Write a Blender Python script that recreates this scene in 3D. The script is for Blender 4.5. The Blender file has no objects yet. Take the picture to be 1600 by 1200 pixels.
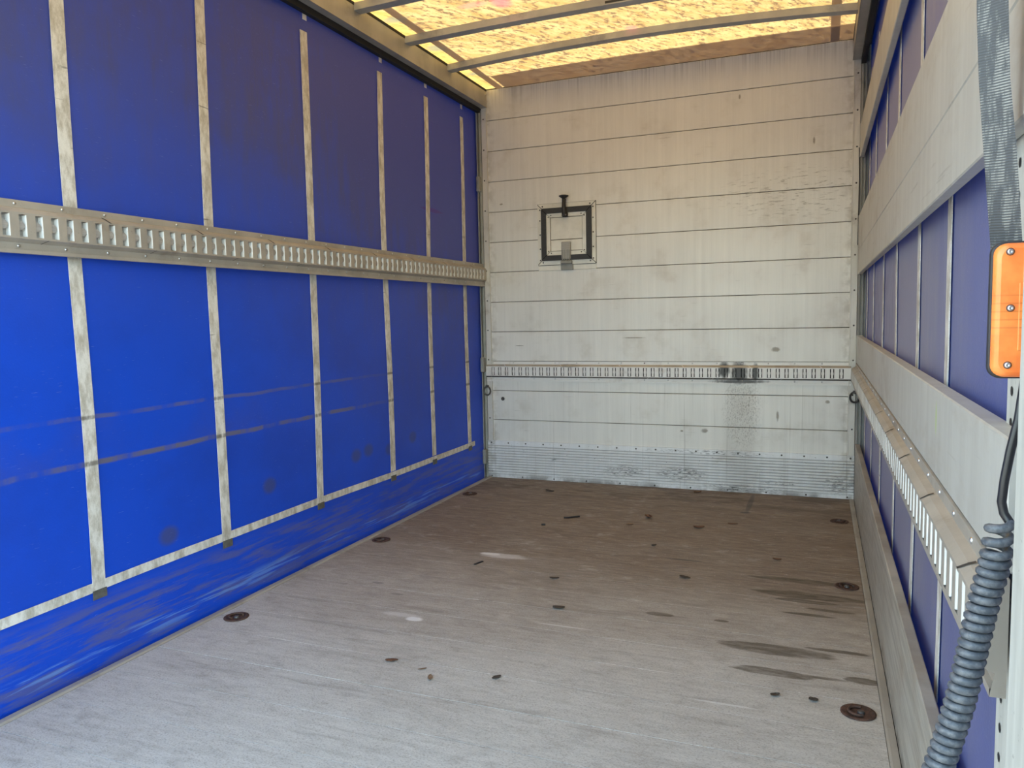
import bpy, bmesh, math, random
from mathutils import Vector, Matrix
random.seed(7)
SC = bpy.context.scene
COL = SC.collection
PI = math.pi

# ------------------------------------------------------------------ camera
CAM = Vector((1.04744, -5.28088, 1.20216))
YAW, PITCH, ROLL, FPX = math.radians(21.80176), math.radians(-4.98544), math.radians(-1.17163), 1203.8
_f = Vector((-math.sin(YAW)*math.cos(PITCH), math.cos(YAW)*math.cos(PITCH), math.sin(PITCH)))
_r = Vector((math.cos(YAW), math.sin(YAW), 0)); _u = _r.cross(_f)
_r2 = _r*math.cos(ROLL) + _u*math.sin(ROLL); _u2 = -_r*math.sin(ROLL) + _u*math.cos(ROLL)
cd = bpy.data.cameras.new('camera'); cam = bpy.data.objects.new('camera', cd); COL.objects.link(cam)
cd.sensor_width = 36; cd.lens = 36*FPX/1600; cd.clip_start = 0.02
M = Matrix((( _r2.x, _u2.x, -_f.x, CAM.x), (_r2.y, _u2.y, -_f.y, CAM.y), (_r2.z, _u2.z, -_f.z, CAM.z), (0, 0, 0, 1)))
cam.matrix_world = M
SC.camera = cam

# ------------------------------------------------------------------ sky, sun, exposure
wd = bpy.data.worlds.new('sky'); SC.world = wd; wd.use_nodes = True
wt = wd.node_tree; wt.nodes.clear()
wo = wt.nodes.new('ShaderNodeOutputWorld'); wb = wt.nodes.new('ShaderNodeBackground')
sk = wt.nodes.new('ShaderNodeTexSky'); sk.sky_type = 'NISHITA'; sk.sun_disc = False
sk.sun_elevation = math.radians(48); sk.sun_rotation = math.radians(-40)
sk.air_density = 1.0; sk.dust_density = 2.0; sk.ozone_density = 1.0
wb.inputs['Strength'].default_value = 0.78
wm = wt.nodes.new('ShaderNodeMix'); wm.data_type = 'RGBA'; wm.blend_type = 'MULTIPLY'; wm.inputs[0].default_value = 1
wm.inputs[7].default_value = (1.0, .965, .80, 1)        # hazy white sky
wt.links.new(sk.outputs[0], wm.inputs[6]); wt.links.new(wm.outputs[2], wb.inputs[0]); wt.links.new(wb.outputs[0], wo.inputs[0])
sd = bpy.data.lights.new('sun', 'SUN'); sd.energy = 1.65; sd.angle = math.radians(0.6); sd.color = (1, .93, .82)
sun = bpy.data.objects.new('sun', sd); COL.objects.link(sun)
SUN_FROM = Vector((-.42, .50, .76))
sun.rotation_euler = SUN_FROM.to_track_quat('Z', 'Y').to_euler(); sun.location = (-4, 5, 9)
SC.view_settings.view_transform = 'Standard'; SC.view_settings.look = 'None'
SC.view_settings.gamma = 1; SC.view_settings.use_curve_mapping = False
SC.view_settings.exposure = 1.05
SC.cycles.max_bounces = 6; SC.cycles.adaptive_threshold = 0.03

# ------------------------------------------------------------------ mesh helpers
class MB:
    def __init__(s): s.v = []; s.f = []; s.m = []; s.sm = []
    def add(s, vs, fs, mi=0, smooth=False):
        b = len(s.v); s.v += [Vector(v) for v in vs]
        for f in fs: s.f.append([i+b for i in f]); s.m.append(mi); s.sm.append(smooth)
        return s
    def quad(s, a, b, c, d, mi=0): return s.add([a, b, c, d], [(0, 1, 2, 3)], mi)
    def box(s, x0, x1, y0, y1, z0, z1, mi=0, bev=0.0):
        if bev <= 0:
            vs = [(x, y, z) for z in (z0, z1) for y in (y0, y1) for x in (x0, x1)]
            return s.add(vs, [(0, 2, 3, 1), (4, 5, 7, 6), (0, 1, 5, 4), (2, 6, 7, 3), (0, 4, 6, 2), (1, 3, 7, 5)], mi)
        b = bmesh.new(); bmesh.ops.create_cube(b, size=1)
        for v in b.verts:
            v.co = Vector((x0+(v.co.x+.5)*(x1-x0), y0+(v.co.y+.5)*(y1-y0), z0+(v.co.z+.5)*(z1-z0)))
        bmesh.ops.bevel(b, geom=b.edges[:], offset=bev, segments=1, affect='EDGES')
        b.verts.index_update()
        s.add([v.co.copy() for v in b.verts], [[v.index for v in f.verts] for f in b.faces], mi); b.free(); return s
    def extrude(s, prof, a, b, axis, mi=0, close=True, caps=True):
        """prof = list of 2d points in the two other axes; extruded from a to b along axis"""
        def P(t, p):
            return {'x': (t, p[0], p[1]), 'y': (p[0], t, p[1]), 'z': (p[0], p[1], t)}[axis]
        n = len(prof); vs = [P(a, p) for p in prof]+[P(b, p) for p in prof]
        fs = [(i, (i+1) % n, n+(i+1) % n, n+i) for i in range(n if close else n-1)]
        if caps and close: fs += [tuple(range(n)), tuple(range(n, 2*n))]
        return s.add(vs, fs, mi)
    def tube(s, pts, r, seg=8, mi=0, cap=True):
        pts = [Vector(p) for p in pts]; n = len(pts); vs = []; prev = None
        for i, p in enumerate(pts):
            t = (pts[min(i+1, n-1)]-pts[max(i-1, 0)]).normalized()
            if prev is None:
                a = t.cross(Vector((0, 0, 1)));
                if a.length < .1: a = t.cross(Vector((0, 1, 0)))
                a.normalize()
            else:
                a = (prev-t*prev.dot(t)).normalized()
            prev = a; b = t.cross(a)
            rr = r[i] if isinstance(r, (list, tuple)) else r
            vs += [p+(a*math.cos(2*PI*k/seg)+b*math.sin(2*PI*k/seg))*rr for k in range(seg)]
        fs = [(i*seg+k, i*seg+(k+1) % seg, (i+1)*seg+(k+1) % seg, (i+1)*seg+k) for i in range(n-1) for k in range(seg)]
        s.add(vs, fs, mi, True)
        if cap: s.add(vs[:seg], [tuple(range(seg))], mi); s.add(vs[-seg:], [tuple(range(seg))], mi)
        return s
    def lathe(s, c, axis, prof, seg=20, mi=0, smooth=True):
        """prof: (radius, height along axis)"""
        c = Vector(c); ax = Vector(axis).normalized()
        a = ax.cross(Vector((0, 0, 1)))
        if a.length < .1: a = Vector((1, 0, 0))
        a.normalize(); b = ax.cross(a); vs = []
        for r, h in prof:
            vs += [c+ax*h+(a*math.cos(2*PI*k/seg)+b*math.sin(2*PI*k/seg))*r for k in range(seg)]
        fs = [(i*seg+k, i*seg+(k+1) % seg, (i+1)*seg+(k+1) % seg, (i+1)*seg+k) for i in range(len(prof)-1) for k in range(seg)]
        return s.add(vs, fs, mi, smooth)
    def mesh(s, name, mats):
        me = bpy.data.meshes.new(name); me.from_pydata([tuple(v) for v in s.v], [], s.f)
        for m in (mats if isinstance(mats, (list, tuple)) else [mats]): me.materials.append(m)
        for i, p in enumerate(me.polygons): p.material_index = s.m[i]; p.use_smooth = s.sm[i]
        b = bmesh.new(); b.from_mesh(me); bmesh.ops.recalc_face_normals(b, faces=b.faces[:]); b.to_mesh(me); b.free()
        me.update(); return me
    def build(s, name, mats, parent=None, origin=None):
        o0 = Vector(origin) if origin is not None else (wloc(parent) if parent else Vector((0, 0, 0)))
        for v in s.v: v -= o0
        o = bpy.data.objects.new(name, s.mesh(name, mats)); COL.objects.link(o)
        if parent: o.parent = parent; o.location = o0-wloc(parent)
        else: o.location = o0
        return o
def wloc(o):
    p = Vector((0, 0, 0))
    while o: p = p+o.location; o = o.parent
    return p
def tag(o, label=None, cat=None, group=None, kind=None):
    if label: o['label'] = label
    if cat: o['category'] = cat
    if group: o['group'] = group
    if kind: o['kind'] = kind
    return o
def thing(name, loc, label, cat, group=None, kind=None):
    o = bpy.data.objects.new(name, None); COL.objects.link(o); o.location = loc; o.empty_display_size = .1
    return tag(o, label, cat, group, kind)
def clone(src, parent, loc, name=None):
    o = src.copy(); COL.objects.link(o); o.parent = parent; o.location = loc
    return o

# ------------------------------------------------------------------ material helpers
class NT:
    def __init__(s, name):
        s.mat = bpy.data.materials.new(name); s.mat.use_nodes = True
        s.t = s.mat.node_tree; s.t.nodes.clear()
        s.out = s.t.nodes.new('ShaderNodeOutputMaterial')
        g = s.t.nodes.new('ShaderNodeNewGeometry'); s.pos = g.outputs['Position']; s.nrm = g.outputs['Normal']
        sp = s.t.nodes.new('ShaderNodeSeparateXYZ'); s.l(s.pos, sp.inputs[0]); s.x, s.y, s.z = sp.outputs
    def l(s, a, b):
        if isinstance(a, bpy.types.NodeSocket): s.t.links.new(a, b)
        else: b.default_value = a
    def m(s, op, a, b=0.0, c=0.0, clamp=False):
        n = s.t.nodes.new('ShaderNodeMath'); n.operation = op; n.use_clamp = clamp
        s.l(a, n.inputs[0]); s.l(b, n.inputs[1])
        if op in ('MULTIPLY_ADD', 'SMOOTH_MIN', 'COMPARE', 'WRAP'): s.l(c, n.inputs[2])
        return n.outputs[0]
    def vec(s, sx, sy, sz, rot=None, src=None):
        n = s.t.nodes.new('ShaderNodeMapping'); s.l(src or s.pos, n.inputs[0]); n.inputs['Scale'].default_value = (sx, sy, sz)
        if rot: n.inputs['Rotation'].default_value = rot
        return n.outputs[0]
    def noise(s, sc=(1, 1, 1), scale=5, detail=4, rough=.55, dist=0, rot=None):
        n = s.t.nodes.new('ShaderNodeTexNoise')
        src = s.vec(1, 1, 1, rot=rot) if rot else None
        s.l(s.vec(*sc, rot=(.73, .41, .97), src=src), n.inputs['Vector'])   # the turn keeps the noise lattice off the axes
        n.inputs['Scale'].default_value = scale; n.inputs['Detail'].default_value = detail
        n.inputs['Roughness'].default_value = rough; n.inputs['Distortion'].default_value = dist
        return n.outputs['Fac']
    def wave(s, axis, scale, dist=0, dscale=1):
        n = s.t.nodes.new('ShaderNodeTexWave'); n.bands_direction = axis; s.l(s.pos, n.inputs['Vector'])
        n.inputs['Scale'].default_value = scale; n.inputs['Distortion'].default_value = dist; n.inputs['Detail Scale'].default_value = dscale
        return n.outputs['Fac']
    def voro(s, sc, scale):
        n = s.t.nodes.new('ShaderNodeTexVoronoi'); s.l(s.vec(*sc), n.inputs['Vector']); n.inputs['Scale'].default_value = scale
        return n.outputs['Distance']
    def ss(s, v, lo, hi):
        """smoothstep lo..hi -> 0..1 (lo>hi inverts)"""
        n = s.t.nodes.new('ShaderNodeMapRange'); n.interpolation_type = 'SMOOTHSTEP'
        inv = lo > hi
        s.l(v, n.inputs[0]); n.inputs[1].default_value = min(lo, hi); n.inputs[2].default_value = max(lo, hi)
        n.inputs[3].default_value = 1 if inv else 0; n.inputs[4].default_value = 0 if inv else 1
        return n.outputs[0]
    def mul(s, *a):
        r = a[0]
        for b in a[1:]: r = s.m('MULTIPLY', r, b)
        return r
    def mx(s, *a):
        r = a[0]
        for b in a[1:]: r = s.m('MAXIMUM', r, b)
        return r
    def mix(s, fac, a, b, mode='MIX'):
        n = s.t.nodes.new('ShaderNodeMix'); n.data_type = 'RGBA'; n.blend_type = mode
        s.l(fac, n.inputs[0])
        for v, i in ((a, 6), (b, 7)): s.l(v if isinstance(v, bpy.types.NodeSocket) else (*v, 1), n.inputs[i])
        return n.outputs[2]
    def blob(s, cx, cy, rx, ry, ax='x', ay='y', edge=.35, warp=None):
        """soft ellipse mask; warp is an extra noise socket"""
        A = {'x': s.x, 'y': s.y, 'z': s.z}
        a = s.m('DIVIDE', s.m('SUBTRACT', A[ax], cx), rx); b = s.m('DIVIDE', s.m('SUBTRACT', A[ay], cy), ry)
        d = s.m('ADD', s.m('MULTIPLY', a, a), s.m('MULTIPLY', b, b))
        if warp is not None: d = s.m('ADD', d, s.m('MULTIPLY', s.m('SUBTRACT', warp, .5), 2.2))
        return s.ss(d, 1+edge, 1-edge)
    def bump(s, h, strength=.3, dist=.01):
        n = s.t.nodes.new('ShaderNodeBump'); s.l(h, n.inputs['Height']); n.inputs['Strength'].default_value = strength
        n.inputs['Distance'].default_value = dist; return n.outputs[0]
    def principled(s, col, rough=.5, metal=0, spec=.5, normal=None):
        n = s.t.nodes.new('ShaderNodeBsdfPrincipled')
        s.l(col if isinstance(col, bpy.types.NodeSocket) else (*col, 1), n.inputs['Base Color'])
        s.l(rough, n.inputs['Roughness']); s.l(metal, n.inputs['Metallic']); n.inputs['Specular IOR Level'].default_value = spec
        if normal is not None: s.l(normal, n.inputs['Normal'])
        return n.outputs[0]
    def done(s, sh): s.t.links.new(sh, s.out.inputs[0]); return s.mat

def metal_mat(name, col, rough=.45, metal=.5, grain=(2, 2, 30), dirt=(.16, .12, .08), dirt_amt=.5, spots=.0, gscale=6):
    n = NT(name)
    g = n.noise(grain, gscale, 5); d = n.noise((1, 1, 1), 7, 8, .65); f = n.noise((1, 1, 1), 90, 3)
    c = n.mix(n.ss(g, .3, .7), tuple(v*.86 for v in col), tuple(min(1, v*1.1) for v in col))
    c = n.mix(n.mul(n.ss(d, .52, .78), dirt_amt), c, dirt)
    if spots: c = n.mix(n.mul(n.ss(f, .68, .76), spots), c, tuple(v*.3 for v in col))
    r = n.m('MULTIPLY_ADD', d, .3, rough-.15)
    return n.done(n.principled(c, r, metal, .5, n.bump(f, .06, .004)))

def plain_mat(name, col, rough=.5, metal=0, spec=.5):
    n = NT(name); g = n.noise((1, 1, 1), 60, 4)
    c = n.mix(n.ss(g, .3, .75), col, tuple(v*.7 for v in col))
    return n.done(n.principled(c, rough, metal, spec, n.bump(g, .08, .003)))

MT = {}
MT['track'] = metal_mat('galvanised_track', (.43, .39, .33), .48, .35, (1, 1, 1), (.2, .13, .07), .5, .4)
MT['zinc'] = metal_mat('bright_zinc', (.97, .94, .88), .35, .0, (1, 1, 1), (.6, .55, .45), .15)
MT['lug'] = metal_mat('dull_zinc_lug', (.36, .345, .32), .55, .1)
MT['post'] = metal_mat('galvanised_post', (.27, .27, .25), .6, .15, (3, 3, 1), (.10, .10, .09), .7, .3)
MT['rail'] = metal_mat('roof_rail_aluminium', (.42, .40, .36), .5, .35, (1, 1, .15), (.14, .11, .07), .5)
MT['rearpost'] = metal_mat('painted_grey_post', (.50, .50, .45), .55, .1, (6, 6, .6), (.28, .26, .2), .5, .5)
MT['dark'] = plain_mat('dark_gap', (.012, .012, .013), .8)
MT['rubber'] = plain_mat('black_rubber', (.028, .026, .026), .55)
MT['bow'] = metal_mat('roof_bow_steel', (.42, .41, .38), .5, .25, (1, 1, 1), (.1, .1, .09), .5)
MT['rust'] = None
MT['bolt'] = metal_mat('bolt_steel', (.10, .095, .09), .45, .5)
MT['chrome'] = metal_mat('screw_steel', (.6, .6, .6), .3, .9)

# ---- bulkhead aluminium panels (scratches, dents, drips have shapes of their own)
def bulkhead_mat(name, base, kick=False):
    n = NT(name)
    st = n.m('MULTIPLY_ADD', n.noise((9, 1, .3), 3.1, 8, .72), .6, n.m('MULTIPLY', n.noise((1, 1, 1), 1.4, 4), .4)); d = n.noise((1, 1, 1), 5, 7, .62); fine = n.noise((1, 1, 1), 130, 2)
    hs = n.noise((1.2, 1, 26), 5, 5, .6)
    c = n.mix(n.ss(st, .35, .65), tuple(v*.93 for v in base), tuple(min(1, v*1.05) for v in base))
    c = n.mix(n.mul(n.ss(d, .5, .8), .35), c, (.42, .37, .29))
    c = n.mix(n.mul(n.ss(hs, .62, .74), n.ss(d, .45, .6), .35), c, (.25, .23, .2))
    # drips from the track
    low = n.ss(n.z, .76, .70)
    drip = n.noise((16, 1, .25), 3.2, 4, .7)
    c = n.mix(n.mul(low, n.ss(drip, .58, .72), .42), c, (.27, .24, .21))
    bandx = n.mul(n.blob(.575, .56, .11, .26, 'x', 'z', .8), low)
    c = n.mix(n.mul(bandx, n.ss(n.noise((2, 1, 1), 75, 6, .8), .50, .60), .65), c, (.12, .105, .09))
    c = n.mix(n.mul(low, n.blob(.56, .40, .10, .5, 'x', 'z', .9), .22), c, (.2, .17, .14))
    # dark rubs high on the right, dents
    w = n.noise((4, 1, 22), 4, 5, .65)
    sc = n.mul(n.blob(.95, 1.95, .5, .16, 'x', 'z', .5), n.ss(w, .54, .68))
    c = n.mix(n.mul(sc, .55), c, (.16, .14, .11))
    wz = n.noise((1, 1, 1), 55, 4, .7)
    dents = n.mx(n.blob(.784, .956, .024, .014, 'x', 'z', .8, wz), n.blob(.333, .407, .020, .014, 'x', 'z', .8, wz),
                 n.blob(1.10, .62, .013, .010, 'x', 'z', .8, wz), n.blob(.80, .52, .008, .030, 'x', 'z', .9, wz), n.blob(.18, .40, .010, .006, 'x', 'z', .8, wz),
                 n.blob(-1.12, 2.02, .012, .006, 'x', 'z', .8, wz), n.blob(.55, 2.58, .006, .014, 'x', 'z', .8, wz), n.blob(1.0, 2.26, .006, .02, 'x', 'z', .8, wz), n.blob(-.15, 1.04, .07, .004, 'x', 'z', .8, wz), n.blob(-1.0, .99, .03, .003, 'x', 'z', .8, wz))
    c = n.mix(n.mul(dents, .75), c, (.20, .17, .13))
    top = n.mul(n.ss(n.z, 2.66, 2.85), n.ss(n.noise((30, 1, .3), 3, 4), .45, .7))
    c = n.mix(n.mul(top, .35), c, (.18, .17, .16))
    edge = n.mul(n.ss(n.m('ABSOLUTE', n.x), 1.14, 1.235), n.ss(n.noise((3, 1, 3), 6, 5), .4, .65))
    c = n.mix(n.mul(edge, .4), c, (.22, .18, .13))
    if kick:
        k = None
        ph = n.m('FRACT', n.m('DIVIDE', n.m('SUBTRACT', .246, n.z), .2160/11))
        crest = n.mul(n.ss(ph, .38, .46), n.ss(ph, .92, .84))
        groove = n.mul(n.ss(ph, .36, .26), n.ss(n.z, .256, .244), n.ss(n.z, .02, .032))
        c = n.mix(n.mul(groove, n.m('MULTIPLY_ADD', d, .6, .15)), c, (.10, .095, .09))
        bl = n.noise((12, 1, 60), 2.6, 5, .7)
        for (a, b, rx, rz) in ((-.225, .10, .13, .04), (.178, .105, .15, .045), (.60, .030, .25, .022), (1.172, .09, .09, .05), (.82, .08, .11, .014), (.35, .262, .4, .012), (-.75, .16, .05, .008)):
            q = n.blob(a, b, rx, rz, 'x', 'z', .9); k = q if k is None else n.mx(k, q)
        c = n.mix(n.mul(k, n.ss(bl, .47, .60), n.m('MULTIPLY_ADD', crest, .6, .4), .95), c, (.025, .025, .025))
        sp = n.noise((3, 1, 6), 24, 3, .6)
        c = n.mix(n.mul(n.ss(sp, .66, .72), .8), c, (.05, .045, .04))
        c = n.mix(n.mul(n.ss(n.z, .05, .0), n.ss(d, .4, .6), .7), c, (.07, .055, .045))
    return n.done(n.principled(c, n.m('MULTIPLY_ADD', d, .25, .38), .18, .5, n.bump(n.m('ADD', n.mul(fine, .3), n.m('MULTIPLY', dents, -3)), .1, .006)))
MT['panel'] = bulkhead_mat('bulkhead_aluminium', (.70, .68, .64))
def front_track_mat():
    n = NT('front_track_aluminium'); d = n.noise((1, 1, 1), 9, 6, .65); w = n.noise((4, 1, 2), 12, 5, .7)
    c = n.mix(n.mul(n.ss(d, .5, .75), .4), (.70, .68, .65), (.40, .33, .27))
    sm = n.mx(n.blob(.56, .80, .05, .07, 'x', 'z', .8, w), n.blob(.46, .82, .035, .05, 'x', 'z', .8, w), n.blob(.66, .80, .02, .06, 'x', 'z', .8, w), n.mul(n.blob(.56, .745, .16, .012, 'x', 'z', .8, w), .9), n.mul(n.blob(-.62, .845, .09, .01, 'x', 'z', .8, w), .8))
    c = n.mix(n.mul(sm, .92), c, (.02, .02, .02))
    return n.done(n.principled(c, .5, .15, .5))
MT['ftrack'] = front_track_mat()
MT['kick'] = bulkhead_mat('ribbed_kick_aluminium', (.74, .74, .75), True)
MT['trimalu'] = metal_mat('bulkhead_edge_trim', (.62, .59, .54), .5, .2, (1, 1, .3), (.2, .15, .1), .6, .3)
MT['hatchalu'] = metal_mat('hatch_aluminium', (.70, .67, .60), .5, .15, (1, 1, 1), (.4, .34, .26), .3, .1)

# ---- curtains
def curtain_mat(name, side):
    n = NT(name)
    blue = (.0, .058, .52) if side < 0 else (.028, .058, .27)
    big = n.noise((1, .8, 1.0), 1.7, 6, .6); mid = n.noise((1, 3, 9), 3, 6, .62); vs = n.noise((1, 4, .8), 3, 7, .65)
    c = n.mix(n.ss(big, .35, .7), blue, tuple(v*.75 for v in blue))
    amt = .60 if side < 0 else .95
    dust_shade = n.m('ADD', n.m('MULTIPLY_ADD', n.ss(big, .4, .75), .25, .35), n.mul(n.ss(vs, .35, .8), .25))
    # dusty on both sides; left also darkened to front and top, painting dimmer light
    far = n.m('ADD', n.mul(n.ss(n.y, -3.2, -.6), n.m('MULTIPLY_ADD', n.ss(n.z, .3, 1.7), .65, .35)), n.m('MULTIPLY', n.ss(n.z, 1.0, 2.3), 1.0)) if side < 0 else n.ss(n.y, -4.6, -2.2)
    c = n.mix(n.m('MULTIPLY', n.m('MULTIPLY_ADD', far, 1.3, .15), n.m('MULTIPLY', n.m('ADD', dust_shade, .35), amt), 0, True), c, (.075, .072, .085) if side < 0 else (.24, .23, .245))
    c = n.mix(n.mul(n.ss(n.z, 2.575, 2.59), .55), c, (.07, .068, .078))     # doubled top hem
    if side < 0:
        jit = n.m('MULTIPLY', n.m('SUBTRACT', n.noise((1, 2, 1), 2, 4), .5), .02)
        zz = n.m('ADD', n.z, jit)
        l1 = n.ss(n.m('ABSOLUTE', n.m('SUBTRACT', zz, .886)), .011, .004); l2 = n.ss(n.m('ABSOLUTE', n.m('SUBTRACT', zz, .726)), .014, .005)
        br = n.ss(n.noise((1, 4, 1), 1.6, 4), .36, .58)
        fade = n.ss(n.y, -1.2, -1.9)
        c = n.mix(n.mul(n.mx(n.mul(l1, .6), n.mul(l2, .95)), br, fade), c, (.13, .115, .09))
        between = n.mul(n.ss(n.z, .72, .75), n.ss(n.z, .90, .86), n.ss(big, .4, .7), fade)
        c = n.mix(n.mul(between, .15), c, (.15, .12, .14))
        # scuffed skirt under the hem band
        sm = n.noise((1, 1.2, 14), 2.4, 6, .62)
        sk_ = n.mul(n.ss(n.z, .27, .20), n.ss(sm, .44, .60))
        c = n.mix(n.mul(sk_, .55), c, (.13, .115, .09))
        sk2 = n.mul(n.ss(n.m('ABSOLUTE', n.m('SUBTRACT', n.z, .06)), .05, .01), n.ss(n.noise((1, 1, 20), 3, 5), .5, .62))
        c = n.mix(n.mul(sk2, .6), c, (.16, .30, .58))
        # oily dabs
        k = None
        for a, b in ((-1.72, .46), (-1.60, .47), (-1.38, .44), (-1.10, .47), (-2.45, .45), (-3.05, .38)):
            q = n.blob(a, b, .045, .035, 'y', 'z', .8); k = q if k is None else n.mx(k, q)
        c = n.mix(n.mul(k, .7), c, (.06, .06, .05))
        rub = n.mul(n.blob(-.75, 1.90, .14, .012, 'y', 'z', .6, mid), .8)
        c = n.mix(rub, c, (.10, .03, .03))
    else:
        rub = n.mul(n.blob(-1.2, 1.25, .9, .3, 'y', 'z', .8), n.ss(n.noise((1, 8, 2), 5, 5), .5, .65))
        c = n.mix(n.mul(rub, .5), c, (.05, .05, .07))
    # fine scratches
    scr = n.noise((1, 5, 60), 6, 3, .5)
    c = n.mix(n.mul(n.ss(scr, .70, .74), .18), c, (.45, .5, .65))
    bm = n.bump(n.m('ADD', n.noise((1, 1, 1), 160, 2), n.mul(big, 6)), .12, .006)
    p = n.principled(c, n.m('MULTIPLY_ADD', big, .2, .40), 0, .28 if side < 0 else .45, bm)
    tr = n.t.nodes.new('ShaderNodeBsdfTranslucent'); tr.inputs[0].default_value = (.004, .07, .75, 1)
    mx = n.t.nodes.new('ShaderNodeMixShader'); mx.inputs[0].default_value = .02
    n.t.links.new(p, mx.inputs[1]); n.t.links.new(tr.outputs[0], mx.inputs[2])
    return n.done(mx.outputs[0])
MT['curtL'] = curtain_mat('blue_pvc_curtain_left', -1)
MT['curtR'] = curtain_mat('blue_pvc_curtain_right', 1)
def belt_mat():
    n = NT('off_white_webbing')
    d = n.noise((6, 6, 2.5), 5, 7, .68); f = n.noise((1, 30, 30), 20, 3); cr = n.noise((1, 2, 26), 2.2, 3)
    c = n.mix(n.ss(d, .36, .68), (.74, .71, .65), (.42, .38, .31))
    c = n.mix(n.mul(n.ss(f, .5, .75), .35), c, (.25, .22, .18))
    c = n.mix(n.mul(n.ss(cr, .69, .74), .6), c, (.06, .055, .05))
    sc = n.mx(n.ss(n.m('ABSOLUTE', n.m('SUBTRACT', n.z, .886)), .010, .003), n.ss(n.m('ABSOLUTE', n.m('SUBTRACT', n.z, .726)), .012, .004))
    c = n.mix(n.mul(sc, .65, n.ss(d, .3, .5)), c, (.06, .05, .04))
    return n.done(n.principled(c, .7, 0, .3, n.bump(f, .2, .002)))
MT['belt'] = belt_mat()
MT['loop'] = plain_mat('grey_loop', (.12, .115, .10), .6)

# ---- floor boards
def floor_mat():
    n = NT('worn_floor_boards')
    gr = n.noise((1.6, 9, 1), 6, 8, .7); big = n.noise((.8, 1.4, 1), 1.6, 6, .6); fine = n.noise((1, 1.6, 1), 150, 3, .7)
    strk = n.noise((1.0, 10, 1), 2.2, 5, .6)
    wear_light = n.m('ADD', n.ss(n.y, -1.2, -3.2), n.m('MULTIPLY', n.m('SUBTRACT', big, .5), .9), 0, True)  # worn rear, with the brighter light near the door put into the colour
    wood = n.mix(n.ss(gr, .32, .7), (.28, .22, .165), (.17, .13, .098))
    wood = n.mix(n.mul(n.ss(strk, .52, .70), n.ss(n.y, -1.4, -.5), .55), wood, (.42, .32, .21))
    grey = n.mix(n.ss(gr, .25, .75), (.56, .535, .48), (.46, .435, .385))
    c = n.mix(wear_light, wood, grey)
    c = n.mix(n.mul(n.ss(fine, .48, .66), .42), c, (.16, .13, .105))
    c = n.mix(n.mul(n.ss(n.noise((1, 1, 1), 110, 2), .66, .74), .35), c, (.75, .72, .66))
    c = n.mix(n.mul(n.ss(strk, .52, .75), .35), c, (.14, .115, .095))
    mot = n.noise((1, 1.5, 1), 9, 7, .7)
    c = n.mix(n.mul(n.ss(mot, .5, .72), .35), c, (.20, .17, .14)); c = n.mix(n.mul(n.ss(mot, .46, .28), .3), c, (.60, .57, .51))
    # oil stains, long along the boards
    wn = n.noise((1.5, 9, 1), 3, 4, .6); k = None
    for (x, y, rx, ry) in ((.97, -1.70, .20, .030), (1.02, -1.885, .22, .040), (1.00, -1.95, .13, .02), (1.03, -2.10, .10, .014), (1.1, -2.03, .1, .014),
                           (.92, -2.475, .19, .042), (1.13, -2.42, .11, .014), (.92, -2.66, .13, .030), (1.05, -2.65, .1, .01), (.465, -2.28, .055, .02), (.705, -2.27, .03, .012), (1.2, -2.63, .06, .02)):
        q = n.blob(x, y, rx, ry, 'x', 'y', .25, wn); k = q if k is None else n.mx(k, q)
    c = n.mix(n.mul(k, n.m('MULTIPLY_ADD', n.ss(gr, .3, .65), .35, .45)), c, (.075, .058, .036))
    # dark brown damp area before the bulkhead
    damp = n.mul(n.ss(n.y, -.9, -.1), n.ss(n.noise((1.2, 4, 1), 2.4, 6, .65), .44, .58))
    c = n.mix(n.mul(damp, .55), c, (.075, .05, .032))
    rs = n.mul(n.ss(n.x, .9, 1.2), n.ss(strk, .48, .6), n.ss(n.y, -2.4, -1.6))
    c = n.mix(n.mul(rs, .35), c, (.13, .085, .05))
    # tyre smear and black dashes
    t = n.mx(n.mul(n.blob(.655, -.30, .016, .24, 'x', 'y', .6), .7), n.blob(.645, -.54, .03, .02, 'x', 'y', .5), n.blob(.45, -1.56, .09, .008, 'x', 'y', .5), n.mul(n.blob(-.75, -1.25, .09, .008, 'x', 'y', .6), .6), n.mul(n.blob(-.82, -2.32, .03, .012, 'x', 'y', .5), .6), n.mul(n.blob(-.66, -2.42, .03, .01, 'x', 'y', .5), .5))
    c = n.mix(n.mul(t, .7), c, (.05, .05, .055))
    # spilled white powder and scratches
    wp = n.noise((1, 1, 1), 30, 5, .7)
    p = n.mx(n.blob(-.49, -1.765, .06, .022, 'x', 'y', .7, wp), n.mul(n.blob(-.42, -1.775, .12, .035, 'x', 'y', .9, wp), .6), n.blob(-.452, -2.645, .035, .02, 'x', 'y', .6, wp), n.mul(n.blob(-.52, -2.62, .08, .02, 'x', 'y', .9, wp), .4), n.mul(n.blob(.13, -2.52, .10, .004, 'x', 'y', .7), .7), n.mul(n.blob(.79, -2.93, .1, .006, 'x', 'y', .7), .5))
    c = n.mix(n.mul(p, .8), c, (.82, .81, .78))
    # crumbs caught in the joints
    ph = n.m('ABSOLUTE', n.m('SUBTRACT', n.m('FRACT', n.m('DIVIDE', n.m('ADD', n.y, 4.4237+.10285), .2057)), .5))
    cr = n.mul(n.ss(ph, .018, .006), n.ss(n.noise((1, 1, 1), 45, 4, .7), .56, .66), n.ss(big, .35, .6))
    c = n.mix(n.mul(cr, .6, n.ss(n.y, -1.5, -2.6)), c, (.75, .72, .66))
    rough = n.m('MULTIPLY_ADD', gr, .25, .55)
    return n.done(n.principled(c, rough, 0, .3, n.bump(n.m('ADD', gr, n.mul(fine, .5)), .25, .004)))
MT['floor'] = floor_mat()
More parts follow.
